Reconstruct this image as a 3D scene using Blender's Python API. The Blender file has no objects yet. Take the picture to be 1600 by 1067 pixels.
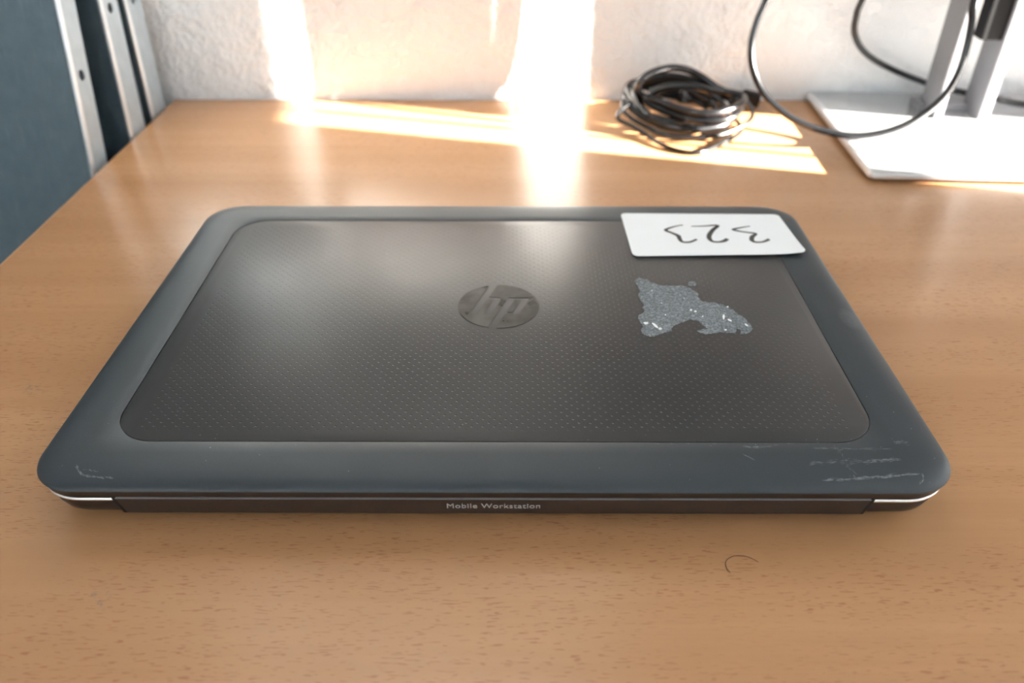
import bpy, bmesh, math, random
from mathutils import Vector, Matrix
from mathutils.geometry import tessellate_polygon

random.seed(7)
S = bpy.context.scene
COL = S.collection
T = 0.74                      # height of the desk top above the floor
YW = 0.555                    # back wall plane
XR = 0.95                     # window wall plane

# ------------------------------------------------------------------ camera
F = 1250.0                    # focal length in pixels of the 1600 px frame
PITCH, YAW = 0.6128, 0.0031
CAM = Vector((.0086, -.2296, T + .026 + .233))
FWD = Vector((-math.sin(YAW)*math.cos(PITCH), math.cos(YAW)*math.cos(PITCH), -math.sin(PITCH)))
RGT = Vector((math.cos(YAW), math.sin(YAW), 0))
UPV = RGT.cross(FWD)
cd = bpy.data.cameras.new('camera'); cam = bpy.data.objects.new('camera', cd); COL.objects.link(cam)
cd.sensor_fit = 'HORIZONTAL'; cd.sensor_width = 23.5; cd.lens = F/1600*23.5
cam.matrix_world = Matrix.Translation(CAM) @ Matrix((RGT, UPV, -FWD)).transposed().to_4x4()
cd.clip_start = .01; cd.clip_end = 100
cd.dof.use_dof = True; cd.dof.focus_distance = .37; cd.dof.aperture_fstop = 4.5
S.camera = cam

# ------------------------------------------------------------------ light
SUN_DIR = Vector((-1, .25, -.29)).normalized()
SUN_E = 165.0
SKY_E = 5.5
w = bpy.data.worlds.new('sky'); S.world = w; w.use_nodes = True
bg = w.node_tree.nodes['Background']
bg.inputs[0].default_value = (.72, .86, 1.0, 1); bg.inputs[1].default_value = SKY_E
sd = bpy.data.lights.new('sun', 'SUN'); sd.energy = SUN_E; sd.angle = math.radians(.53); sd.color = (1, .94, .85)
sun = bpy.data.objects.new('sun', sd); COL.objects.link(sun)
sun.rotation_euler = SUN_DIR.to_track_quat('-Z', 'Y').to_euler(); sun.location = (2, 0, 2)
vs = S.view_settings
vs.view_transform = 'Standard'; vs.look = 'None'; vs.exposure = -0.10; vs.gamma = 1; vs.use_curve_mapping = False

# ------------------------------------------------------------------ pixel helpers (1600 x 1067 frame)
def ray(x, y): return FWD + RGT*((x-800)/F) - UPV*((y-533.5)/F)
def onz(x, y, z):             # z above the desk top
    d = ray(x, y); return CAM + d*((T+z-CAM.z)/d.z)
def ony(x, y, Y):
    d = ray(x, y); return CAM + d*((Y-CAM.y)/d.y)

# ------------------------------------------------------------------ materials
class NT:
    def __init__(s, name):
        s.m = bpy.data.materials.new(name); s.m.use_nodes = True
        s.t = s.m.node_tree; s.n = s.t.nodes; s.b = s.n['Principled BSDF']
    def add(s, typ, **kw):
        n = s.n.new(typ)
        for k, v in kw.items(): setattr(n, k, v)
        return n
    def put(s, sock, v):
        if hasattr(v, 'node'): s.t.links.new(v, sock)
        else: sock.default_value = v
    def math(s, op, a, b=0.0, c=None, clamp=False):
        n = s.add('ShaderNodeMath', operation=op); n.use_clamp = clamp
        s.put(n.inputs[0], a); s.put(n.inputs[1], b)
        if c is not None: s.put(n.inputs[2], c)
        return n.outputs[0]
    def coord(s, scale=(1, 1, 1), loc=(0, 0, 0), rot=(0, 0, 0)):
        c = s.add('ShaderNodeTexCoord'); m = s.add('ShaderNodeMapping')
        m.inputs['Scale'].default_value = scale; m.inputs['Location'].default_value = loc; m.inputs['Rotation'].default_value = rot
        s.t.links.new(c.outputs['Object'], m.inputs[0]); return m.outputs[0]
    def noise(s, vec, scale=1, detail=2, rough=.5):
        n = s.add('ShaderNodeTexNoise'); s.put(n.inputs['Vector'], vec)
        n.inputs['Scale'].default_value = scale; n.inputs['Detail'].default_value = detail; n.inputs['Roughness'].default_value = rough
        return n.outputs[0]
    def ramp(s, f, stops, interp='LINEAR'):
        n = s.add('ShaderNodeValToRGB'); n.color_ramp.interpolation = interp
        e = n.color_ramp.elements
        while len(e) < len(stops): e.new(.5)
        for i, (p, c) in enumerate(stops):
            e[i].position = p; e[i].color = (*c, 1) if len(c) == 3 else c
        s.put(n.inputs[0], f); return n.outputs[0]
    def step(s, f, a, b):
        n = s.add('ShaderNodeMapRange'); n.interpolation_type = 'SMOOTHSTEP'
        s.put(n.inputs[0], f); n.inputs[1].default_value = a; n.inputs[2].default_value = b
        return n.outputs[0]
    def mix(s, f, a, b):
        n = s.add('ShaderNodeMix', data_type='RGBA')
        s.put(n.inputs[0], f)
        s.put(n.inputs[6], (*a, 1) if isinstance(a, tuple) and len(a) == 3 else a)
        s.put(n.inputs[7], (*b, 1) if isinstance(b, tuple) and len(b) == 3 else b)
        return n.outputs[2]
    def bump(s, h, dist, strength=1):
        n = s.add('ShaderNodeBump'); n.inputs['Strength'].default_value = strength; n.inputs['Distance'].default_value = dist
        s.put(n.inputs['Height'], h); s.t.links.new(n.outputs[0], s.b.inputs['Normal'])
    def sep(s, vec):
        n = s.add('ShaderNodeSeparateXYZ'); s.put(n.inputs[0], vec); return n.outputs
    def set(s, col=None, rough=None, metal=None, spec=None):
        if col is not None: s.put(s.b.inputs['Base Color'], (*col, 1) if isinstance(col, tuple) and len(col) == 3 else col)
        if rough is not None: s.put(s.b.inputs['Roughness'], rough)
        if metal is not None: s.put(s.b.inputs['Metallic'], metal)
        if spec is not None: s.put(s.b.inputs['Specular IOR Level'], spec)
        return s

def plain(name, col, rough=.5, metal=0, var=.08, scale=60, spec=.5):
    m = NT(name); n = m.noise(m.coord(), scale, 3)
    a = tuple(c*(1-var) for c in col); b = tuple(min(1, c*(1+var)) for c in col)
    m.set(m.ramp(n, [(.3, a), (.7, b)]), rough, metal, spec); return m.m

def wood_mat():
    m = NT('beech_laminate')
    band = m.noise(m.coord((1.2, 26, 1)), 1, 3, .55)
    fine = m.noise(m.coord((14, 420, 1)), 1, 2, .6)
    base = m.ramp(band, [(.30, (.40, .207, .096)), (.52, (.44, .236, .112)), (.72, (.48, .264, .130))])
    base = m.mix(m.math('MULTIPLY', m.step(fine, .35, .75), .22), base, (.39, .20, .095))
    dash = m.noise(m.coord((210, 1500, 1)), 1, 1, .4)
    dens = m.noise(m.coord((9, 30, 1), (3, 1, 0)), 1, 2)
    d = m.math('MULTIPLY', m.step(dash, .61, .69), m.step(dens, .30, .55))
    base = m.mix(m.math('MULTIPLY', d, .70), base, (.30, .118, .062))
    # worn grey smudges
    x, y, z = m.sep(m.coord())
    def blot(cx, cy, rx, ry):
        dx = m.math('DIVIDE', m.math('SUBTRACT', x, cx), rx); dy = m.math('DIVIDE', m.math('SUBTRACT', y, cy), ry)
        r = m.math('SQRT', m.math('ADD', m.math('MULTIPLY', dx, dx), m.math('MULTIPLY', dy, dy)))
        return m.math('SUBTRACT', 1.0, m.step(r, .3, 1.0))
    sm = m.noise(m.coord((260, 420, 1)), 1, 4, .7)
    for px, py, rx, ry in ((55, 607, .010, .007), (80, 577, .004, .003), (158, 929, .006, .004), (152, 946, .005, .005)):
        p = onz(px, py, 0)
        k = m.math('MULTIPLY', blot(p.x, p.y-ROOT_DESK.y, rx, ry), m.step(sm, .50, .62))
        base = m.mix(m.math('MULTIPLY', k, .55), base, (.16, .13, .11))
    m.set(base, .26, 0, .5)
    m.bump(fine, .00004, .5)
    return m.m

def wall_mat():
    m = NT('white_plaster')
    c = m.coord()
    n1 = m.noise(c, 90, 5, .62); n2 = m.noise(c, 26, 3, .5)
    h = m.math('ADD', m.math('MULTIPLY', n1, .7), m.math('MULTIPLY', n2, .6))
    m.set(m.ramp(n2, [(.3, (.87, .87, .86)), (.7, (.91, .91, .90))]), .9, 0, .2)
    m.bump(h, .010, .9)
    return m.m

ROOT_DESK = Vector((.0, 0, 0))
M = {}
M['wood'] = wood_mat()
M['wall'] = wall_mat()
M['paint'] = plain('white_paint', (.78, .78, .76), .8, var=.02)
M['floor'] = plain('grey_carpet', (.16, .165, .18), .95, var=.25, scale=300)
M['edge'] = plain('beech_edge_band', (.50, .27, .13), .4, var=.1)
M['legmetal'] = plain('grey_powder_coat', (.25, .26, .27), .45, var=.04)
M['frame'] = plain('white_window_frame', (.8, .8, .8), .4, var=.02)
M['blind'] = plain('grey_fabric_slat', (.42, .43, .45), .85, var=.05, scale=400)
M['rail'] = plain('aluminium_rail', (.6, .6, .6), .35, 1, .03)
M['alu'] = plain('silver_aluminium', (.85, .85, .86), .20, .65, .03, 300)
M['column'] = plain('grey_aluminium', (.22, .22, .235), .45, .4, .03, 300)
M['blackpl'] = plain('black_plastic', (.003, .003, .0035), .55, var=.1, spec=.15)
M['cable'] = plain('black_pvc', (.004, .0042, .005), .22, var=.1, spec=.6)
M['screen'] = plain('dark_screen', (.008, .008, .009), .25, var=.05)
M['brown'] = plain('bronze_dark_casing', (.030, .021, .017), .42, .25, .1, 500)
M['hinge'] = plain('brown_hinge_casing', (.034, .024, .019), .45, .2, .1, 500)
M['silver'] = plain('polished_trim', (.85, .84, .82), .16, 1, .03)
M['dark'] = plain('dark_gap', (.006, .006, .006), .7, var=.1)
M['rubber'] = plain('black_rubber', (.012, .012, .012), .7, var=.1)
M['print'] = plain('light_grey_print', (.42, .41, .40), .5, var=.03)
M['ink'] = plain('black_marker_ink', (.012, .014, .013), .4, var=.2)
M['paper'] = plain('white_card', (.93, .96, .97), .35, var=.01)
M['scuff'] = plain('whitish_scuff', (.16, .18, .19), .7, var=.5, scale=900)
M['hair'] = plain('dark_hair', (.10, .035, .015), .5, var=.1)
M['galv'] = plain('galvanised_steel', (.40, .47, .52), .36, .35, .06, 90)
M['galvedge'] = plain('bent_edge_highlight', (.80, .84, .87), .30, .8, .04, 90)

def sheet_mat():
    m = NT('blue_grey_steel_sheet')
    n = m.noise(m.coord((60, 60, 60)), 1, 5, .7)
    s = m.noise(m.coord((400, 400, 30)), 1, 2, .6)
    c = m.ramp(n, [(.3, (.072, .108, .132)), (.7, (.094, .135, .160))])
    c = m.mix(m.math('MULTIPLY', m.step(s, .55, .75), .25), c, (.16, .21, .24))
    m.set(c, .42, .45); return m.m
M['sheet'] = sheet_mat()

def lid_mat(kind):
    """soft-touch frame of the lid, or the dimpled centre panel (laptop-local coordinates)"""
    m = NT('soft_touch_frame' if kind == 'frame' else 'dimpled_panel')
    c = m.coord(); x, y, z = m.sep(c)
    g = m.noise(c, 2600, 2); big = m.noise(c, 22, 3)
    if kind == 'frame':
        col = m.ramp(g, [(.3, (.018, .026, .033)), (.7, (.024, .034, .041))])
    else:
        col = m.ramp(g, [(.3, (.023, .0225, .0225)), (.7, (.028, .0275, .0275))])
    # dust specks
    v = m.add('ShaderNodeTexVoronoi'); m.put(v.inputs['Vector'], c); v.inputs['Scale'].default_value = 150
    vs_ = m.sep(v.outputs['Color'])
    dust = m.math('MULTIPLY', m.math('SUBTRACT', 1.0, m.step(v.outputs['Distance'], .025, .05)), m.math('GREATER_THAN', vs_[0], .80))
    col = m.mix(m.math('MULTIPLY', dust, .5), col, (.35, .37, .38))
    rough = m.math('ADD', .42 if kind == 'frame' else .34, m.math('MULTIPLY', big, .10))
    if kind == 'frame':
        st2 = m.noise(m.coord((500, 500, 1)), 1, 3, .7)
        # rubbed spot on the long side
        p = onz(1327, 497, .026)
        dx = m.math('DIVIDE', m.math('SUBTRACT', x, p.x), .006); dy = m.math('DIVIDE', m.math('SUBTRACT', y, p.y-LAP.y), .012)
        r = m.math('ADD', m.math('MULTIPLY', dx, dx), m.math('MULTIPLY', dy, dy))
        tot = m.math('MULTIPLY', m.math('SUBTRACT', 1.0, m.step(r, .1, 1.0)), m.math('MULTIPLY', st2, .35))
        col = m.mix(m.math('MULTIPLY', tot, .55), col, (.30, .34, .36))
        m.bump(g, .00003, .6)
    else:
        p = .005
        def lat(off):
            u = m.math('SUBTRACT', m.math('FRACT', m.math('ADD', m.math('DIVIDE', x, p), off)), .5)
            q = m.math('SUBTRACT', m.math('FRACT', m.math('ADD', m.math('DIVIDE', y, p), off)), .5)
            return m.math('SQRT', m.math('ADD', m.math('MULTIPLY', u, u), m.math('MULTIPLY', q, q)))
        dd = m.math('MINIMUM', lat(0.0), lat(0.5))
        ax = m.math('ABSOLUTE', x); ay = m.math('ABSOLUTE', y)
        inside = m.math('MULTIPLY', m.math('LESS_THAN', ax, .157), m.math('LESS_THAN', ay, .0975))
        lx = m.math('DIVIDE', x, .0245); ly = m.math('DIVIDE', m.math('SUBTRACT', y, .135-LAP.y), .0245)
        inside = m.math('MULTIPLY', inside, m.math('GREATER_THAN', m.math('ADD', m.math('MULTIPLY', lx, lx), m.math('MULTIPLY', ly, ly)), 1.0))
        dim = m.math('MULTIPLY', m.math('SUBTRACT', 1.0, m.step(dd, .05, .125)), inside)
        m.bump(m.math('MULTIPLY', dim, -1.0), .00015, 1.0)
    m.set(col, rough, 0, .5)
    return m.m

LAP = Vector((0, .1318, T))
M['lidframe'] = lid_mat('frame')
M['lidpanel'] = lid_mat('panel')

def logo_mat():
    m = NT('smudged_gloss')
    n = m.noise(m.coord((75, 75, 75)), 1, 2, .5)
    m.set(m.ramp(n, [(.42, (.017, .015, .011)), (.62, (.044, .043, .038))]), m.ramp(n, [(.35, (.26, .26, .26)), (.65, (.34, .34, .34))]), .25, .6)
    return m.m
M['logo'] = logo_mat()

def residue_mat():
    m = NT('dried_glue_residue')
    n = m.noise(m.coord(), 900, 4, .75); b = m.noise(m.coord(), 130, 3, .6)
    c = m.ramp(n, [(.34, (.065, .072, .078)), (.52, (.155, .175, .19)), (.72, (.36, .41, .44))])
    hot = m.math('MULTIPLY', m.step(n, .62, .74), m.step(b, .52, .70))
    m.set(m.mix(hot, c, (.78, .84, .86)), .75, 0, .4)
    m.bump(n, .0004, .9); return m.m
M['glue'] = residue_mat()

def glass_mat():
    m = NT('window_glass')
    tr = m.add('ShaderNodeBsdfTransparent'); gl = m.add('ShaderNodeBsdfGlossy'); gl.inputs['Roughness'].default_value = .02
    mx = m.add('ShaderNodeMixShader'); mx.inputs[0].default_value = .05
    m.t.links.new(tr.outputs[0], mx.inputs[1]); m.t.links.new(gl.outputs[0], mx.inputs[2])
    m.t.links.new(mx.outputs[0], m.n['Material Output'].inputs[0]); return m.m
M['glass'] = glass_mat()

# ------------------------------------------------------------------ mesh helpers
def tag(o, label=None, cat=None, group=None, kind=None):
    if label: o['label'] = label
    if cat: o['category'] = cat
    if group: o['group'] = group
    if kind: o['kind'] = kind
    return o
def obj(name, bm, mat, parent=None, smooth=False, loc=(0, 0, 0), rot=None):
    me = bpy.data.meshes.new(name)
    bmesh.ops.recalc_face_normals(bm, faces=bm.faces)
    bm.to_mesh(me); bm.free()
    me.materials.append(M[mat])
    if smooth:
        me.polygons.foreach_set('use_smooth', [True]*len(me.polygons))
        me.set_sharp_from_angle(angle=math.radians(42))
    o = bpy.data.objects.new(name, me); COL.objects.link(o); o.location = loc
    if rot: o.rotation_euler = rot
    o.parent = parent; return o
def empty(name, loc, rz=0):
    o = bpy.data.objects.new(name, None); COL.objects.link(o); o.location = loc; o.rotation_euler[2] = rz
    o.empty_display_size = .05; return o
def box(bm, x0, x1, y0, y1, z0, z1, bev=0, seg=2):
    r = bmesh.ops.create_cube(bm, size=1)
    bmesh.ops.scale(bm, vec=(x1-x0, y1-y0, z1-z0), verts=r['verts'])
    bmesh.ops.translate(bm, vec=((x0+x1)/2, (y0+y1)/2, (z0+z1)/2), verts=r['verts'])
    if bev:
        es = list({e for v in r['verts'] for e in v.link_edges})
        bmesh.ops.bevel(bm, geom=es, offset=bev, segments=seg, profile=.5, affect='EDGES')
def bx(*a, **k):
    bm = bmesh.new(); box(bm, *a, **k); return bm
def rrect(hx, hy, r, n=10, cx=0, cy=0):
    pts = []
    for sx, sy, a0 in ((1, 1, 0), (-1, 1, 90), (-1, -1, 180), (1, -1, 270)):
        for i in range(n+1):
            a = math.radians(a0+90*i/n)
            pts.append((cx+sx*(hx-r)+r*math.cos(a), cy+sy*(hy-r)+r*math.sin(a)))
    return pts
def loft(bm, loops, cap0=False, cap1=False):
    vv = [[bm.verts.new(p) for p in l] for l in loops]
    n = len(vv[0])
    for a, b in zip(vv, vv[1:]):
        for i in range(n):
            bm.faces.new((a[i], a[(i+1) % n], b[(i+1) % n], b[i]))
    if cap0: bm.faces.new(vv[0][::-1])
    if cap1: bm.faces.new(vv[-1])
    return vv
def catmull(P, n=8, closed=False):
    out = []; N = len(P)
    rng = range(N if closed else N-1)
    for i in rng:
        p0 = P[(i-1) % N] if closed or i > 0 else P[0]; p1 = P[i]; p2 = P[(i+1) % N]
        p3 = P[(i+2) % N] if closed or i+2 < N else P[-1]
        for k in range(n):
            t = k/n
            out.append(.5*((2*p1)+(p2-p0)*t+(2*p0-5*p1+4*p2-p3)*t*t+(3*p1-p0-3*p2+p3)*t**3))
    if not closed: out.append(P[-1].copy())
    return out
def tube(bm, pts, r, k=10, caps=True):
    """sweep a circle along pts with parallel transport; r is a number or a list"""
    n = len(pts); R = r if isinstance(r, (list, tuple)) else [r]*n
    t = (pts[1]-pts[0]).normalized(); u = t.orthogonal().normalized()
    loops = []
    for i in range(n):
        t2 = (pts[min(i+1, n-1)]-pts[max(i-1, 0)])
        t2 = t2.normalized() if t2.length > 1e-9 else t
        q = t.rotation_difference(t2); u = q @ u; t = t2
        u = (u-t*u.dot(t)).normalized(); v = t.cross(u)
        loops.append([pts[i]+(u*math.cos(a)+v*math.sin(a))*R[i] for a in (2*math.pi*j/k for j in range(k))])
    loft(bm, loops, caps, caps)
def flat_poly(bm, pts, z0, z1):
    """prism over an arbitrary outline, triangulated"""
    lo = [bm.verts.new((p[0], p[1], z0)) for p in pts]; hi = [bm.verts.new((p[0], p[1], z1)) for p in pts]
    n = len(pts)
    for i in range(n): bm.faces.new((lo[i], lo[(i+1) % n], hi[(i+1) % n], hi[i]))
    for a, b, c in tessellate_polygon([[Vector((p[0]*1000, p[1]*1000, 0)) for p in pts]]):
        bm.faces.new((hi[a], hi[b], hi[c])); bm.faces.new((lo[c], lo[b], lo[a]))

# ------------------------------------------------------------------ the room
X0, X1, Y0, Y1, ZC = -1.6, XR, -2.6, YW, 2.6
def struct(name, bm, mat): return tag(obj(name, bm, mat), kind='structure')
struct('floor', bx(X0-.1, X1+.2, Y0-.2, Y1+.1, -.1, 0), 'floor')
struct('ceiling', bx(X0-.1, X1+.2, Y0-.2, Y1+.1, ZC, ZC+.1), 'paint')
struct('wall_back', bx(X0-.1, X1+.2, Y1, Y1+.1, 0, ZC), 'wall')
struct('wall_left', bx(X0-.1, X0, Y0, Y1, 0, ZC), 'paint')
def holed_wall(name, axis, pos, thick, a0, a1, h0, h1, z0, z1):
    """wall with one window opening; a runs along the wall"""
    bm = bmesh.new()
    for (p, q, r, s) in ((a0, h0, 0, ZC), (h1, a1, 0, ZC), (h0, h1, 0, z0), (h0, h1, z1, ZC)):
        if axis == 'x': box(bm, pos, pos+thick, p, q, r, s)
        else: box(bm, p, q, pos-thick, pos, r, s)
    struct(name, bm, 'paint')
WY0, WY1, WZ0, WZ1 = -1.75, .46, .80, 2.25
holed_wall('wall_right', 'x', X1, .2, Y0, Y1, WY0, WY1, WZ0, WZ1)
FX0, FX1, FZ0, FZ1 = -1.45, .50, 1.70, 2.45
holed_wall('wall_front', 'y', Y0, .2, X0-.1, X1+.2, FX0, FX1, FZ0, FZ1)
def window(name, axis, pos, a0, a1, z0, z1, n):
    root = empty(name, ((pos, (a0+a1)/2, z0) if axis == 'x' else ((a0+a1)/2, pos, z0))); tag(root, kind='structure')
    L = (a1-a0)/2; H = z1-z0; d = .03; f = .055
    def b(p, q, r, s, t=d): return bx(-t, t, p, q, r, s) if axis == 'x' else bx(p, q, -t, t, r, s)
    bm = bmesh.new()
    for (p, q, r, s) in ((-L, L, 0, f), (-L, L, H-f, H), (-L, -L+f, f, H-f), (L-f, L, f, H-f)):
        if axis == 'x': box(bm, -d, d, p, q, r, s)
        else: box(bm, p, q, -d, d, r, s)
    obj('window_frame', bm, 'frame', root)
    wd = (2*L-2*f)/n
    for i in range(n):
        if i: obj('mullion', b(-L+f+i*wd-.03, -L+f+i*wd+.03, f, H-f), 'frame', root)
        obj('pane', b(-L+f+i*wd+.03*(i > 0), -L+f+(i+1)*wd-.03*(i < n-1), f, H-f, .003), 'glass', root)
window('window_1', 'x', X1+.14, WY0, WY1, WZ0, WZ1, 2)
window('window_2', 'y', Y0-.12, FX0, FX1, FZ0, FZ1, 2)

# vertical blind in front of the right-hand window, parted at one place
bl = tag(empty('vertical_blind', (X1-.03, (WY0+WY1)/2, WZ1+.02)), 'grey vertical slat blind hanging in front of the window beside the desk', 'blind')
yc = (WY0+WY1)/2
obj('head_rail', bx(-.02, .02, WY0-yc-.03, WY1-yc+.03, -.02, .03), 'rail', bl)
def slat(y, width, ang, bottom=WZ0+.03):
    bm = bmesh.new(); box(bm, -.0006, .0006, -width/2, width/2, bottom-WZ1-.02, -.02)
    obj('slat', bm, 'blind', bl, loc=(0, y-yc, 0), rot=(0, 0, ang))
OFF = .25*(X1-.03)                       # a sun ray that lands on the desk line y + x/4 = w passes the blind at y = w - OFF
GAP0, GAP1 = .437-OFF, .596-OFF
y = GAP0-.042
while y > WY0-.05:
    slat(y, .089, math.radians(-32)); y -= .080
y = GAP1+.043
while y < WY1+.05:
    slat(y, .089, math.radians(-32)); y += .080
slat(.475-OFF, .089, math.radians(79))   # one slat turned edge on

# three unseen sheets added at that window's glass to shape the sun streaks
XG = X1+.134; wroot = bpy.data.objects['window_1']; OFG = .25*XG
for w0, w1, z0, z1 in ((.436, .5035, .372, .545), (.508, .5565, .275, .470), (.430, .603, .93, 1.30)):
    obj('sun_blocker', bx(-.0004, .0004, -(w1-w0)/2, (w1-w0)/2, 0, z1-z0), 'blind', wroot,
        loc=(XG-wroot.location.x, (w0+w1)/2-OFG-wroot.location.y, T+z0-wroot.location.z))

# ------------------------------------------------------------------ desk
DX0, DX1, DY0 = -.3275, .905, -.262
desk = tag(empty('desk', (0, 0, 0)), 'beech laminate desk pushed against the white plaster wall', 'desk')
obj('tabletop', bx(DX0+.001, DX1-.001, DY0+.001, YW-.0005, T-.025, T, bev=.0008, seg=1), 'wood', desk)
eb = bmesh.new(); box(eb, DX0, DX0+.001, DY0, YW-.001, T-.025, T-.0008); obj('edge_band', eb, 'edge', desk)
eb = bmesh.new(); box(eb, DX0, DX1, DY0, DY0+.001, T-.025, T-.0008); obj('edge_band', eb, 'edge', desk)
for sx in (DX0+.06, DX1-.06):
    for sy in (DY0+.06, YW-.07):
        obj('leg', bx(sx-.025, sx+.025, sy-.025, sy+.025, 0, T-.025, bev=.004), 'legmetal', desk)
obj('crossbar', bx(DX0+.085, DX1-.085, YW-.085, YW-.055, T-.10, T-.04), 'legmetal', desk)

# ------------------------------------------------------------------ laptop
lap = tag(empty('laptop', LAP), 'closed dark grey laptop with dimpled lid lying on the desk, hinge side forward', 'laptop')
HX, HY, RC = .193, .1318, .022
ZT = .026
def lp(ins, z, r=RC): return [(x, y, z) for x, y in rrect(HX-ins, HY-ins, max(.004, r-ins*.6), 14)]
PX, PY, PCY = .1675, .1053, .1318+.0002-.1318
PR = .020
def pl(ins, z): return [(x, y, z) for x, y in rrect(PX-ins, PY-ins, PR-ins, 14, 0, PCY)]
# base of the laptop, undercut towards the desk
bm = bmesh.new()
loft(bm, [lp(.0030, .0160), lp(.0028, .0150), lp(.0030, .0115), lp(.0042, .0080), lp(.0070, .0055), lp(.011, .0042), lp(.020, .0038)], True, True)
base = obj('base', bm, 'brown', lap, True)
ring = lp(.0022, 0)                          # bright strip round the sides, interrupted by the hinge cover
n_ = len(ring); i0 = 3*15                    # starts on the hinge side, right of the gap
run = [(.1562, -HY+.0022, 0)] + ring[i0:] + ring[:i0] + [(-.1562, -HY+.0022, 0)]
bm = bmesh.new(); rows = []
for i, p in enumerate(run):
    q0 = Vector(run[max(i-1, 0)]); q1 = Vector(run[min(i+1, len(run)-1)]); t = (q1-q0).normalized(); nrm = Vector((t.y, -t.x, 0))
    rows.append([bm.verts.new((p[0]+nrm.x*o_, p[1]+nrm.y*o_, z_)) for o_, z_ in ((-.002, .0154), (.0, .0154), (.0007, .0160), (.0009, .0168), (.0004, .0174), (-.002, .0176))])
for a, b in zip(rows, rows[1:]):
    for k in range(6): bm.faces.new((a[k], a[(k+1) % 6], b[(k+1) % 6], b[k]))
bm.faces.new(rows[0][::-1]); bm.faces.new(rows[-1])
obj('trim_strip', bm, 'silver', lap, True)
bm = bmesh.new(); loft(bm, [lp(.0042, .0159), lp(.0042, .0184)], True, True)     # dark gap between base and lid
obj('lid_gap', bm, 'dark', lap)
for fx, fy, lx, ly in ((-.13, -.105, .05, .008), (.13, -.105, .05, .008), (-.13, .105, .05, .008), (.13, .105, .05, .008)):
    obj('rubber_foot', bx(fx-lx/2, fx+lx/2, fy-ly/2, fy+ly/2, 0, .0042, bev=.001), 'rubber', base)
# lid
lid = None
bm = bmesh.new()
loft(bm, [lp(.0022, .0182), lp(.0012, .0186), lp(.0010, .0205), lp(.0006, .0222)], True, False)
edge = obj('lid_edge_band', bm, 'brown', lap, True)
bm = bmesh.new()
loft(bm, [lp(.0006, .0222), lp(.0000, .0226), lp(.0003, .0233), lp(.0012, .0241), lp(.0030, .02492), lp(.0060, .02552), lp(.0100, .02585), lp(.0150, .0260),
          lp(.0195, .0260)] + [pl(-.0002, ZT), pl(0, ZT-.0001), pl(0, ZT-.0011)], False, True)
lid = obj('lid', bm, 'lidframe', lap, True)
bm = bmesh.new()
loft(bm, [pl(.00045, ZT-.0012), pl(.00045, ZT-.0002), pl(.0008, ZT)], True, True)
panel = obj('lid_panel', bm, 'lidpanel', lid, True)
panel['label'] = 'brownish centre panel with rows of tiny dimples'

# round emblem: a disc with the two slanted letters cut out of it
LC = (0.0, .135-.1318); LR = .0214
def shear(u, v): return (LC[0]+(u+v*.32)*LR, LC[1]+v*LR)
def arc(cx, cy, r, a0, a1, n=40):
    return [(cx+r*math.cos(math.radians(a0+(a1-a0)*i/n)), cy+r*math.sin(math.radians(a0+(a1-a0)*i/n))) for i in range(n+1)]
def px_lid(x, y):
    p = onz(x, y, ZT); return (p.x, p.y-LAP.y)
def zz(pts):              # pixels of the enlarged emblem view
    return [px_lid(640+a*.175, 400+b*.175) for a, b in pts]
ell = lambda a0, a1, n=26: [(795+360*math.cos(math.radians(a0+(a1-a0)*i/n)), 453+191*math.sin(math.radians(a0+(a1-a0)*i/n))) for i in range(n+1)]
def field(pts):
    bm = bmesh.new(); flat_poly(bm, zz(pts), ZT-.0001, ZT+.00018); return obj('emblem_field', bm, 'logo', lid)
h_in = [(785, 264), (716, 368), (800, 371), (814, 378), (818, 390), (812, 402), (735, 519), (660, 519), (742, 402), (736, 396), (692, 395), (605, 519), (530, 519)]
p_out = [(885, 372), (1045, 372), (1060, 378), (1064, 390), (1058, 402), (990, 510), (970, 522), (850, 524)]
field(ell(256.3, 105.8, 44) + p_out + ell(93.2, -91.6, 54)[:-1] + h_in)
field([(872, 497), (882, 504), (918, 503), (992, 402), (985, 394), (938, 399)])

# thin dark ribbon painting the edge shade of the raised emblem fields
bm = bmesh.new()
def outline(pts, wd=.00011):
    P = [Vector((a, b, 0)) for a, b in zz(pts)]; n = len(P)
    for i in range(n):
        a, b = P[i], P[(i+1) % n]; d = b-a
        if d.length < 1e-7: continue
        d.normalize(); q = Vector((-d.y, d.x, 0))*wd; a = a-d*wd; b = b+d*wd
        bm.faces.new([bm.verts.new((v.x, v.y, ZT+.00019)) for v in (a+q, a-q, b-q, b+q)])
outline(ell(256.3, 105.8, 44) + p_out + ell(93.2, -91.6, 54)[:-1] + h_in)
outline([(872, 497), (882, 504), (918, 503), (992, 402), (985, 394), (938, 399)])
obj('emblem_outline', bm, 'brown', lid)

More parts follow.
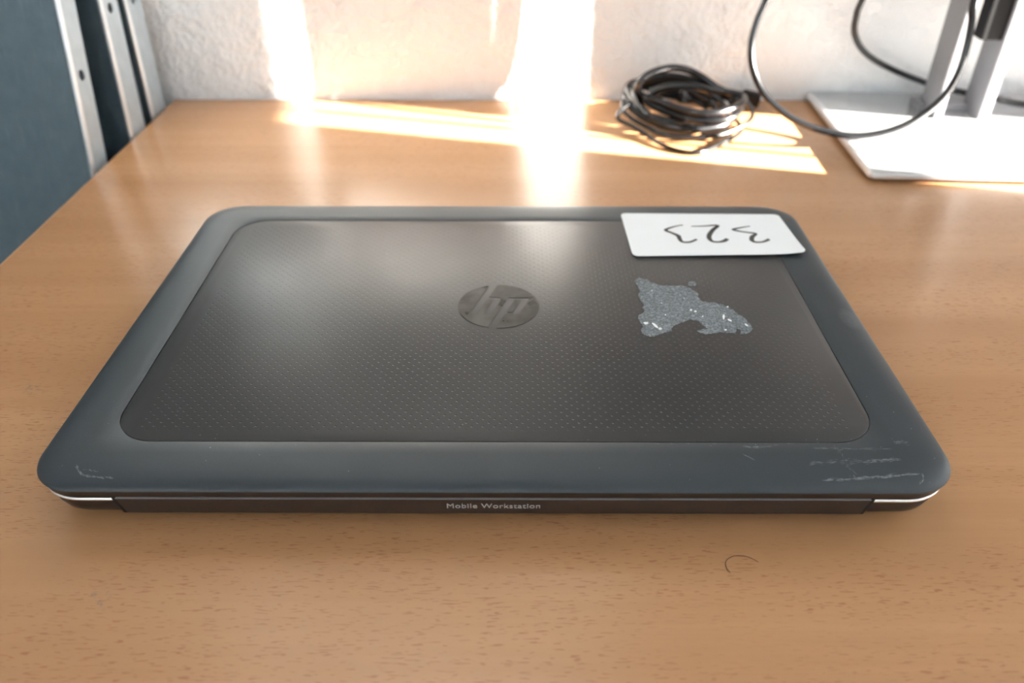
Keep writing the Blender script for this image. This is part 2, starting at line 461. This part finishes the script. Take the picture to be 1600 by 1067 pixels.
# hinge cover with slanted ends, and its lettering
bm = bmesh.new()
yb, yt = -HY+.0052, -HY+.0013
sec = [(-.1555, yt, .0176), (.1560, yt, .0176), (.1535, -HY+.0022, .0085), (.1528, yb, .0050), (-.1523, yb, .0050), (-.1530, -HY+.0022, .0085)]
fr = [bm.verts.new(p) for p in sec]; bk = [bm.verts.new((p[0], -HY+.02, p[2])) for p in sec]
bm.faces.new((fr[0], fr[1], fr[2], fr[5])); bm.faces.new((fr[5], fr[2], fr[3], fr[4]))
for i in range(6): bm.faces.new((fr[i], bk[i], bk[(i+1) % 6], fr[(i+1) % 6]))
bm.faces.new(bk)
hinge = obj('hinge_cover', bm, 'hinge', lap)
for sx in (-1, 1):                        # dark slanted joints at its ends
    bm = bmesh.new()
    a = .1555; b_ = .1530
    q = [(sx*(a-.0004), yt-.0001, .0177), (sx*(a+.0009), yt-.0001, .0177), (sx*(b_+.0010), -HY+.0021, .0085), (sx*(b_-.0003), -HY+.0021, .0085)]
    f = [bm.verts.new(p) for p in q]; g = [bm.verts.new((p[0], p[1]+.004, p[2])) for p in q]
    bm.faces.new(f); bm.faces.new(g[::-1])
    for i in range(4): bm.faces.new((f[i], g[i], g[(i+1) % 4], f[(i+1) % 4]))
    obj('joint_gap', bm, 'dark', hinge)
obj('hinge_seam', bx(-.155, .155, yt-.0002, yt+.002, .01755, .01768), 'legmetal', hinge)
def text_mesh(body, size, extr=.00006):
    cu = bpy.data.curves.new('lettering', 'FONT'); cu.body = body; cu.size = size; cu.align_x = 'CENTER'; cu.align_y = 'CENTER'
    cu.extrude = extr; cu.space_character = 1.08; cu.offset = .00000
    t = bpy.data.objects.new('lettering_src', cu); COL.objects.link(t)
    bpy.context.view_layer.update()
    me = bpy.data.meshes.new_from_object(t.evaluated_get(bpy.context.evaluated_depsgraph_get()))
    bpy.data.objects.remove(t); me.name = 'lettering'; return me
me = text_mesh('Mobile Workstation', .0042); me.materials.clear(); me.materials.append(M['print'])
xs = [v.co.x for v in me.vertices]; sc = .0385/(max(xs)-min(xs)); 
o = bpy.data.objects.new('lettering', me); COL.objects.link(o); o.parent = hinge
slope = math.atan2(.0009, .0091)
o.location = (onz(771, 793, .013).x, -HY+.00165, .0132); o.rotation_euler = (math.pi/2+slope, 0, 0); o.scale = (sc, 1.0, 1)

# dried glue residue on the lid
R6 = lambda pts: [px_lid(960+a*.15, 410+b*.15) for a, b in pts]
out = [(205, 200), (255, 160), (350, 185), (400, 215), (470, 240), (600, 245), (700, 240), (790, 270), (870, 320), (875, 370), (920, 410), (1060, 425), (1180, 460),
       (1280, 530), (1370, 590), (1440, 690), (1390, 740), (1310, 745), (1330, 700), (1270, 690), (1255, 742), (1150, 725), (1030, 735), (950, 750), (900, 735), (860, 710),
       (990, 690), (930, 660), (870, 610), (800, 590), (740, 610), (640, 650), (590, 680), (600, 715), (500, 745), (430, 760), (370, 775), (290, 740), (280, 690),
       (300, 660), (270, 620), (250, 570), (310, 510), (290, 470), (310, 430), (270, 390), (250, 330), (270, 300), (245, 250)]
jag = []
for i, p in enumerate(out):
    q = out[(i+1) % len(out)]; L = math.hypot(q[0]-p[0], q[1]-p[1]); n = max(1, int(L/14))
    for k in range(n):
        t = k/n; j = 9 if k else 3
        jag.append((p[0]+(q[0]-p[0])*t+random.uniform(-j, j), p[1]+(q[1]-p[1])*t+random.uniform(-j, j)*.8))
bm = bmesh.new(); flat_poly(bm, R6(jag), ZT-.0001, ZT+.00018)
flat_poly(bm, R6([(765+45+random.uniform(32, 48)*math.cos(a), 225+random.uniform(20, 32)*math.sin(a)) for a in (i*2*math.pi/22 for i in range(22))]), ZT-.0001, ZT+.00018)
gl = obj('glue_residue', bm, 'glue', lid); gl['label'] = 'whitish ragged patch of dried glue'
bm = bmesh.new(); rf = random.Random(3)
def fleck(a, b, ra, rb, tilt=0):
    pts_ = []
    for i in range(9):
        t = i*2*math.pi/9; u = ra*math.cos(t)*rf.uniform(.7, 1.2); v = rb*math.sin(t)*rf.uniform(.7, 1.2)
        pts_.append((a+u*math.cos(tilt)-v*math.sin(tilt), b+u*math.sin(tilt)+v*math.cos(tilt)))
    flat_poly(bm, R6(pts_), ZT+.0001, ZT+.0003)
for f_ in ((330, 636, 26, 14, 0), (425, 662, 42, 11, .7), (475, 695, 18, 12, .2), (797, 499, 12, 9, 0), (845, 512, 13, 11, 0), (1138, 570, 12, 26, 0), (1200, 605, 26, 8, .4),
           (532, 548, 7, 6, 0), (920, 565, 7, 6, 0), (1180, 465, 9, 6, 0), (1375, 655, 22, 7, .6), (1160, 705, 12, 6, 0), (490, 425, 5, 4, 0), (725, 375, 5, 4, 0), (390, 295, 6, 4, 0)): fleck(*f_)
obj('paper_fleck', bm, 'paper', gl)

# whitish scuffs and dust on the soft frame: thin slivers lying on the curved lid
PROF = [(0, .0226), (.0003, .0233), (.0012, .0241), (.0030, .02492), (.0060, .02552), (.0100, .02585), (.0150, .0260), (1, .0260)]
def lid_z(x, y):
    ins = max(0, min(HX-abs(x), HY-abs(y)))
    for (a, za), (b, zb) in zip(PROF, PROF[1:]):
        if a <= ins <= b: return za+(zb-za)*(ins-a)/(b-a)
    return ZT
bm = bmesh.new()
def sliver(x, y, L, w_, ang):
    c, s_ = math.cos(ang), math.sin(ang)
    vs_ = []
    for u, v in ((-L, 0), (-L*.3, -w_), (L, 0), (L*.2, w_)):
        X, Y = x+u*c-v*s_, y+u*s_+v*c; vs_.append(bm.verts.new((X, Y, lid_z(X, Y)+.00003)))
    bm.faces.new(vs_)
rs = random.Random(5)
def scuff(pix, n, spread, L, w_, fade=1.0):
    """slivers scattered along a line given by pixels on the lid"""
    P = catmull([Vector((*px_lid(a, b), 0)) for a, b in pix], 8)
    for _ in range(n):
        t = rs.random()**fade*(len(P)-1); k = min(int(t), len(P)-2); p = P[k].lerp(P[k+1], t-k); d = P[k+1]-P[k]
        sliver(p.x+rs.gauss(0, spread*.6), p.y+rs.gauss(0, spread), L*rs.uniform(.3, 1.2), w_*rs.uniform(.4, 1.2), math.atan2(d.y, d.x)+rs.gauss(0, .12))
scuff([(1292, 748), (1340, 746), (1390, 743), (1436, 739)], 70, .00035, .0022, .00016)
scuff([(1345, 745), (1400, 742), (1434, 739)], 40, .0002, .0020, .00016)
scuff([(1440, 738), (1443, 746), (1439, 754)], 16, .0003, .0010, .00014)
scuff([(1266, 723), (1310, 721), (1345, 720)], 45, .0009, .0018, .00010)
scuff([(1350, 722), (1380, 719), (1405, 717)], 60, .0006, .0016, .00016)
scuff([(1270, 700), (1330, 701), (1392, 701)], 40, .0003, .0024, .00010)
scuff([(1165, 699), (1195, 698), (1215, 695)], 30, .0003, .0018, .00012)
scuff([(1395, 690), (1418, 692)], 20, .0008, .0014, .00010)
scuff([(1312, 700), (1325, 725), (1340, 745)], 35, .0016, .0012, .00008)
scuff([(1160, 709), (1178, 718)], 10, .0001, .0018, .00010)
scuff([(119, 728), (124, 736), (129, 741), (150, 744), (174, 745)], 60, .00025, .0013, .00013)
scuff([(131, 733), (153, 736)], 12, .0002, .0009, .00010)
scuff([(1010, 693), (1200, 693), (1300, 692)], 24, .0002, .0006, .00010)
scuff([(300, 768), (800, 770), (1100, 771)], 50, .0003, .0008, .00012)
for _ in range(170):
    x, y = rs.uniform(-.185, .185), rs.uniform(-.128, .125)
    if abs(x) < PX-.001 and abs(y) < PY-.001 and rs.random() < .35: continue
    sliver(x, y, rs.uniform(.00015, .00045), rs.uniform(.0001, .0002), rs.uniform(0, 3))
sc_ = obj('scuff_marks', bm, 'scuff', lid); sc_['kind'] = 'stuff'

# ------------------------------------------------------------------ number card on the lid
CC = Vector((.1303, .2178, T+.0263))
card = tag(empty('number_card', CC), 'white rounded card with handwritten number lying on the laptop lid', 'card')
cor = [onz(px_, py_, .0268) for px_, py_ in ((969.5, 332.7), (1215.6, 334.5), (1259.6, 398), (989, 400))]
def card_pt(u, v):          # u along the width, v towards the viewer, both 0..1
    a = cor[0].lerp(cor[1], u); b = cor[3].lerp(cor[2], u); return a.lerp(b, v)
def card_z(u, v):           # slight curl of the lower right corner and the near edge
    z = .0009*max(0, (v-.6)/.4)**2*(.4+.6*u) + .0016*max(0, (u-.8)/.2)**2*v
    return z
NU, NV = 30, 14
bm = bmesh.new(); rr = .0035
def corner_clip(u, v):
    p = card_pt(u, v); Wd, Hd = .103, .057
    x, y = u*Wd, v*Hd
    cx = min(max(x, rr), Wd-rr); cy = min(max(y, rr), Hd-rr)
    dx, dy = x-cx, y-cy; L = math.hypot(dx, dy)
    if dx and dy:
        m_ = max(abs(dx), abs(dy)); s = m_/L
        x, y = cx+dx*s, cy+dy*s
    return x/Wd, y/Hd
us = [0, .012, .024, .034]+[.034+(1-.068)*i/NU for i in range(1, NU)]+[.966, .976, .988, 1]
vv_ = [0, .02, .042, .0614]+[.0614+(1-.1228)*i/NV for i in range(1, NV)]+[.9386, .958, .98, 1]
top, bot = {}, {}
for i, u in enumerate(us):
    for j, v in enumerate(vv_):
        a, b = corner_clip(u, v); p = card_pt(a, b)
        z = card_z(a, b)
        top[i, j] = bm.verts.new((p.x-CC.x, p.y-CC.y, z+.00035)); bot[i, j] = bm.verts.new((p.x-CC.x, p.y-CC.y, z))
nu, nv = len(us), len(vv_)
for i in range(nu-1):
    for j in range(nv-1):
        bm.faces.new((top[i, j], top[i+1, j], top[i+1, j+1], top[i, j+1])); bm.faces.new((bot[i, j], bot[i, j+1], bot[i+1, j+1], bot[i+1, j]))
per = [(i, 0) for i in range(nu)]+[(nu-1, j) for j in range(1, nv)]+[(i, nv-1) for i in range(nu-2, -1, -1)]+[(0, j) for j in range(nv-2, 0, -1)]
for k in range(len(per)):
    a, b = per[k], per[(k+1) % len(per)]
    bm.faces.new((top[a], top[b], bot[b], bot[a]))
obj('paper', bm, 'paper', card, True)
R7 = lambda a, b: onz(950+a*.2125, 320+b*.2125, .0268)
for st, wd in (([(550, 147), (490, 158), (424, 183), (470, 205), (515, 226), (525, 245), (545, 270), (600, 273), (652, 252)], [.5, .6, 1.1, 1, 1.4, 1.3, 1.0, .9, .8]),
               ([(612, 157), (700, 155), (805, 150), (775, 180), (748, 215), (745, 245), (770, 268), (815, 272), (855, 264), (878, 248)], [.4, .6, 1, 1.3, 1.5, 1.4, 1.0, .9, 1.3, 1.2]),
               ([(1045, 155), (980, 166), (920, 181), (1000, 198), (1085, 210), (1062, 232), (1058, 258), (1085, 273), (1140, 271), (1187, 252)], [.4, .6, 1, .7, .9, 1.4, 1.4, 1, .9, 1.2])):
    P = catmull([R7(*p) for p in st], 5)
    wl = []
    for i in range(len(P)):
        t = i/(len(P)-1)*(len(wd)-1); k = min(int(t), len(wd)-2); wl.append((wd[k]+(wd[k+1]-wd[k])*(t-k))*.00105)
    bm = bmesh.new(); prev = None
    for i, p in enumerate(P):
        d = P[min(i+1, len(P)-1)]-P[max(i-1, 0)]; n = Vector((-d.y, d.x, 0)).normalized()*wl[i]
        # height on the card
        z = .0004+.0004
        row = [bm.verts.new((p.x+n.x-CC.x, p.y+n.y-CC.y, .00037)), bm.verts.new((p.x-n.x-CC.x, p.y-n.y-CC.y, .00037)),
               bm.verts.new((p.x-n.x-CC.x, p.y-n.y-CC.y, .00043)), bm.verts.new((p.x+n.x-CC.x, p.y+n.y-CC.y, .00043))]
        if prev:
            for k in range(4): bm.faces.new((prev[k], prev[(k+1) % 4], row[(k+1) % 4], row[k]))
        else: bm.faces.new(row[::-1])
        prev = row
    bm.faces.new(prev)
    obj('handwritten_digit', bm, 'ink', card)

# ------------------------------------------------------------------ monitor (panel above the frame)
MO = onz(1357, 280, .003); MO = Vector((MO.x, MO.y, T))
mon = tag(empty('monitor', MO, math.radians(-2.6)), 'dark monitor on a silver stand with a flat base plate by the wall', 'monitor')
BW, BD, BH = .255, .200, .0084
bm = bmesh.new()
def br(ins, z): return [(x, y, z) for x, y in rrect(BW/2-ins, BD/2-ins, .006-ins*.5, 5, BW/2, BD/2)]
loft(bm, [br(.004, .0028), br(.0012, .0030), br(.0002, .0036), br(0, .0066), br(.0006, .0078), br(.002, BH)], True, True)
bp = obj('base_plate', bm, 'alu', mon, True)
for fx, fy in ((.03, .03), (BW-.03, .03), (.03, BD-.03), (BW-.03, BD-.03)):
    bm = bmesh.new(); bmesh.ops.create_cone(bm, cap_ends=True, segments=20, radius1=.009, radius2=.009, depth=.0030)
    obj('rubber_foot', bm, 'rubber', bp, loc=(fx, fy, .0015))
CX = BW/2
CY0, CY1 = .126, .161
for x0, x1 in ((CX-.0325, CX-.0245), (CX+.0065, CX+.0165)):
    obj('column', bx(x0, x1, CY0, CY1, BH-.001, .56, bev=.0012), 'column', mon)
obj('column_foot', bx(CX-.038, CX+.023, CY1-.012, CY1+.010, BH-.001, BH+.006, bev=.001), 'column', mon)
obj('slider', bx(CX-.0115, CX+.0063, CY0+.003, CY0+.020, .076, .54, bev=.001), 'blackpl', mon)
obj('mount_plate', bx(CX-.055, CX+.055, CY0-.012, CY0-.002, .42, .53, bev=.002), 'blackpl', mon)
PZ0, PZ1, PW = .350, .680, .545
scr = obj('screen_housing', bx(CX-PW/2, CX+PW/2, CY0-.050, CY0-.010, PZ0, PZ1, bev=.004), 'blackpl', mon)
obj('screen', bx(CX-PW/2+.012, CX+PW/2-.012, CY0-.0508, CY0-.0495, PZ0+.02, PZ1-.012), 'screen', scr)

# ------------------------------------------------------------------ hanging cables of the monitor
def cable(name, pts, r, label, extra=()):
    o0 = Vector(pts[0]); base_z = min(p.z for p in pts)
    root = Vector((pts[len(pts)//2].x, pts[len(pts)//2].y, base_z-r))
    P = catmull([p-root for p in pts], 10)
    bm = bmesh.new(); tube(bm, P, r, 12)
    o = obj(name, bm, 'cable', None, True, loc=root)
    return tag(o, label, 'cable')
loop = [(1197, 0, .455), (1182, 35, .452), (1174, 70, .448), (1176, 105, .443), (1190, 140, .437), (1212, 166, .431), (1245, 189, .426), (1285, 204, .423), (1330, 212, .421),
        (1370, 209, .422), (1410, 197, .425), (1445, 177, .430), (1475, 150, .436), (1497, 115, .443), (1510, 75, .449), (1518, 35, .453), (1521, 0, .456)]
pts = [ony(a, b, c) for a, b, c in loop]
pts = [Vector((pts[0].x+.016, .452, T+.36)), Vector((pts[0].x+.009, .455, T+.15))] + pts + [Vector((pts[-1].x, .462, T+.16)), Vector((pts[-1].x-.001, .466, T+.36))]
cable('display_cable', pts, .0029, 'black cable hanging in a wide loop in front of the silver stand columns')
back = [(1347, 0, .528), (1338, 25, .530), (1335, 50, .531), (1344, 73, .532), (1364, 92, .533), (1400, 111, .535), (1440, 127, .538), (1470, 137, .540), (1500, 143, .542)]
pts = [ony(a, b, c) for a, b, c in back]
pts = [Vector((pts[0].x+.02, .478, T+.37)), Vector((pts[0].x+.010, .515, T+.16))] + pts
e = [onz(1550, 153, .0135), onz(1600, 163, .0125)]
pts += e + [Vector((.50, .508, T+.0122)), Vector((.56, .500, T+.008)), Vector((.60, .505, T+.0028)), Vector((.70, .52, T+.0028)), Vector((.80, .50, T+.0028))]
cable('power_cable', pts, .0028, 'black cable running along the wall behind the silver stand columns')

# ------------------------------------------------------------------ coiled cable on the desk
R4 = lambda a, b, z: onz(950+a*.15625, 90+b*.15625, z)
CO = Vector((.175, .475, T))
coil = tag(empty('coiled_cable', CO), 'black power cord wound into a loose coil on the desk beside the monitor base', 'cable')
mains = [  # a, b in the enlarged view of the coil, height above the desk
    # inner oval, on top
    (420, 365, .026), (480, 320, .030), (620, 285, .034), (800, 280, .035), (1000, 312, .032), (1200, 345, .028), (1340, 385, .025), (1350, 440, .024), (1250, 505, .023), (1050, 556, .022),
    (850, 546, .022), (650, 492, .023), (480, 428, .024), (345, 385, .026),
    # big arch
    (300, 310, .034), (340, 215, .043), (450, 145, .048), (620, 102, .049), (780, 120, .046), (930, 190, .040), (1080, 295, .032), (1220, 370, .025), (1330, 470, .020), (1250, 590, .016),
    (1080, 632, .015), (900, 622, .015), (740, 590, .016), (560, 530, .018), (400, 450, .021), (320, 370, .026),
    # third
    (310, 280, .031), (380, 215, .036), (520, 185, .039), (700, 190, .038), (900, 245, .033), (1080, 330, .026), (1230, 430, .018), (1290, 540, .012), (1180, 660, .009),
    (960, 712, .008), (780, 712, .009), (600, 680, .011), (440, 600, .014), (330, 500, .018), (265, 390, .023),
    # fourth, left bundle
    (270, 290, .028), (340, 245, .031), (480, 225, .032), (680, 240, .030), (880, 290, .025), (1060, 380, .018), (1150, 470, .012), (1130, 560, .010), (980, 620, .009), (760, 640, .010), (560, 625, .012), (400, 570, .014), (280, 480, .018),
    (215, 380, .022), (200, 300, .026), (260, 250, .028), (400, 240, .029), (600, 270, .026), (820, 330, .021), (1000, 420, .014), (1080, 520, .009), (960, 600, .007),
    (760, 690, .005), (560, 680, .007), (380, 610, .011), (250, 520, .015), (180, 430, .019), (175, 350, .022), (240, 290, .025), (400, 300, .024), (650, 350, .019), (900, 440, .011), (1010, 520, .006),
]
Pm = [R4(*p)-CO for p in mains]
bm = bmesh.new(); tube(bm, catmull(Pm, 6), .0033, 10); obj('cord', bm, 'cable', coil, True)
thin = [
    (150, 420, .020), (150, 520, .016), (240, 610, .012), (400, 700, .008), (560, 775, .005), (800, 797, .0045), (1050, 785, .0045), (1220, 740, .0055), (1380, 660, .0085), (1445, 570, .012), (1400, 460, .017), (1280, 380, .020),
    (1050, 330, .021), (780, 330, .021), (450, 370, .021), (200, 470, .019), (95, 600, .013), (250, 690, .008), (400, 785, .004), (560, 882, .0022), (750, 940, .002), (920, 948, .002), (1090, 880, .002), (1250, 800, .003), (1330, 720, .004), (1250, 600, .004), (1050, 520, .004)]
bm = bmesh.new(); tube(bm, catmull([R4(*p)-CO for p in thin], 7), .0019, 10); obj('thin_cord', bm, 'cable', coil, True)
def ribbed(name, a, b, r, ribs, parent, mat='blackpl'):
    """strain relief: tapered sleeve with raised rings"""
    P, R = [], []
    n = ribs*4
    for i in range(n+1):
        t = i/n; P.append(a.lerp(b, t)); R.append(r*(1-.3*t)*(1 if i % 4 < 2 else .80))
    bm = bmesh.new(); tube(bm, P, R, 14); return obj(name, bm, mat, parent)
A = R4(690, 365, .018)-CO; B = R4(480, 350, .020)-CO
def block(name, a, b, w_, h_, parent, mat='blackpl'):
    """bevelled plug body from a to b"""
    d = b-a; L = d.length
    bm = bmesh.new(); box(bm, 0, L, -w_/2, w_/2, -h_/2, h_/2, bev=min(w_, h_)*.22, seg=3)
    o = obj(name, bm, mat, parent, True, loc=a)
    o.rotation_mode = 'QUATERNION'; o.rotation_quaternion = d.to_track_quat('X', 'Z'); return o
pa, pb = R4(690, 370, .016)-CO, R4(880, 375, .014)-CO
plug = block('appliance_plug', pa, pb, .016, .013, coil); ribbed('strain_relief', A, B, .0058, 7, coil)
pa, pb = R4(1030, 370, .014)-CO, R4(1180, 450, .012)-CO
block('connector', pa, pb, .013, .010, coil)
pa, pb = R4(1330, 385, .010)-CO, R4(1520, 430, .0075)-CO
block('end_plug', pa, pb, .015, .012, coil)
ribbed('strain_relief', pa, R4(1180, 355, .012)-CO, .005, 5, coil)

# ------------------------------------------------------------------ steel shelf boards leaning on the wall beside the desk
def shelf_board(y0, lean, th, top, label, holes, out=.002):
    """tray-shaped board: big face towards the room, flanges folded back; y0 front at desk height"""
    H = (T+top)/math.cos(lean); Wd = .42
    yb = y0-math.tan(lean)*T
    XE = DX0-out
    root = tag(empty('steel_shelf_board', (XE, yb, 0)), label, 'shelf board', 'steel shelf boards leaning on the wall')
    root.rotation_euler = (-lean, 0, 0)
    r = .0022
    th = th*math.cos(lean)
    obj('face', bx(-Wd+r, -r, 0, .0012, .0, H), 'sheet', root)
    # rounded fold, the highlight along the bend put into its lighter colour
    bm = bmesh.new()
    L0, L1 = [], []
    prof = [(-r*1.6, 0)]+[(-r+r*math.sin(a), r-r*math.cos(a)) for a in (i*math.pi/12 for i in range(7))]
    prof += [(0, r*1.6), (-.0011, r*1.6), (-.0011, r), (-r*1.6, .0011)]
    loft(bm, [[(x, y, 0) for x, y in prof], [(x, y, H) for x, y in prof]], True, True)
    obj('folded_edge', bm, 'galvedge', root, True)
    # flange with round bolt holes (real openings)
    bm = bmesh.new(); hr = .0042; yc_ = th*.5; y0_, y1_ = r*1.6, th
    zs = [0.0]
    def quad(a, b, c, d): bm.faces.new([bm.verts.new((0, p, q)) for p, q in (a, b, c, d)])
    prevz = 0.0
    for hz in sorted(holes):
        zc = (hz+T)/math.cos(lean); s = min(th*.5-r*1.6, .009)
        quad((y0_, prevz), (y1_, prevz), (y1_, zc-s), (y0_, zc-s))
        n = 24
        ci = [bm.verts.new((0, yc_+hr*math.cos(2*math.pi*i/n), zc+hr*math.sin(2*math.pi*i/n))) for i in range(n)]
        def sq(a):
            c, q = math.cos(a), math.sin(a); m_ = max(abs(c), abs(q)); y_ = c/m_; z_ = q/m_
            return (0, yc_+(y_*(y1_-yc_) if y_ > 0 else y_*(yc_-y0_)), zc+z_*s)
        co = [bm.verts.new(sq(2*math.pi*i/n)) for i in range(n)]
        for i in range(n): bm.faces.new((ci[i], ci[(i+1) % n], co[(i+1) % n], co[i]))
        prevz = zc+s
    quad((y0_, prevz), (y1_, prevz), (y1_, H), (y0_, H))
    bmesh.ops.remove_doubles(bm, verts=bm.verts, dist=1e-6)
    ex = bmesh.ops.extrude_face_region(bm, geom=list(bm.faces))
    bmesh.ops.translate(bm, vec=(-.0011, 0, 0), verts=[g for g in ex['geom'] if isinstance(g, bmesh.types.BMVert)])
    obj('side_flange', bm, 'galv', root)
    obj('return_lip', bx(-.014, -.0008, th-.0012, th, 0, H), 'galv', root)
    obj('side_flange', bx(-Wd, -Wd+.0012, 0, th, 0, H), 'galv', root)
    obj('top_flange', bx(-Wd+.001, -.001, .001, th, H-.0012, H), 'galv', root)
    return root
TOPZ = .36
shelf_board(.388, math.atan(.200), .026, TOPZ, 'blue grey steel shelf board showing its broad face, outermost of the leaning stack', [.068, .30, -.2], .0095)
shelf_board(.452, math.atan(.100), .030, TOPZ, 'steel shelf board sandwiched in the middle of the leaning stack', [.104, .30, -.2])
shelf_board(.503, math.atan(.050), .031, TOPZ, 'steel shelf board resting directly on the plaster wall, innermost of the stack', [.100, .30, -.2])

# ------------------------------------------------------------------ stray hair on the desk
hp = [onz(a, b, .0003) for a, b in ((1141, 894), (1135, 886), (1135, 876), (1145, 869), (1160, 868), (1174, 872), (1185, 878))]
h0 = hp[3].copy(); h0.z = T
bm = bmesh.new(); tube(bm, catmull([p-h0 for p in hp], 6), .00012, 6)
tag(obj('hair', bm, 'hair', None, True, loc=h0), 'thin dark stray hair lying on the bare desk top', 'hair')
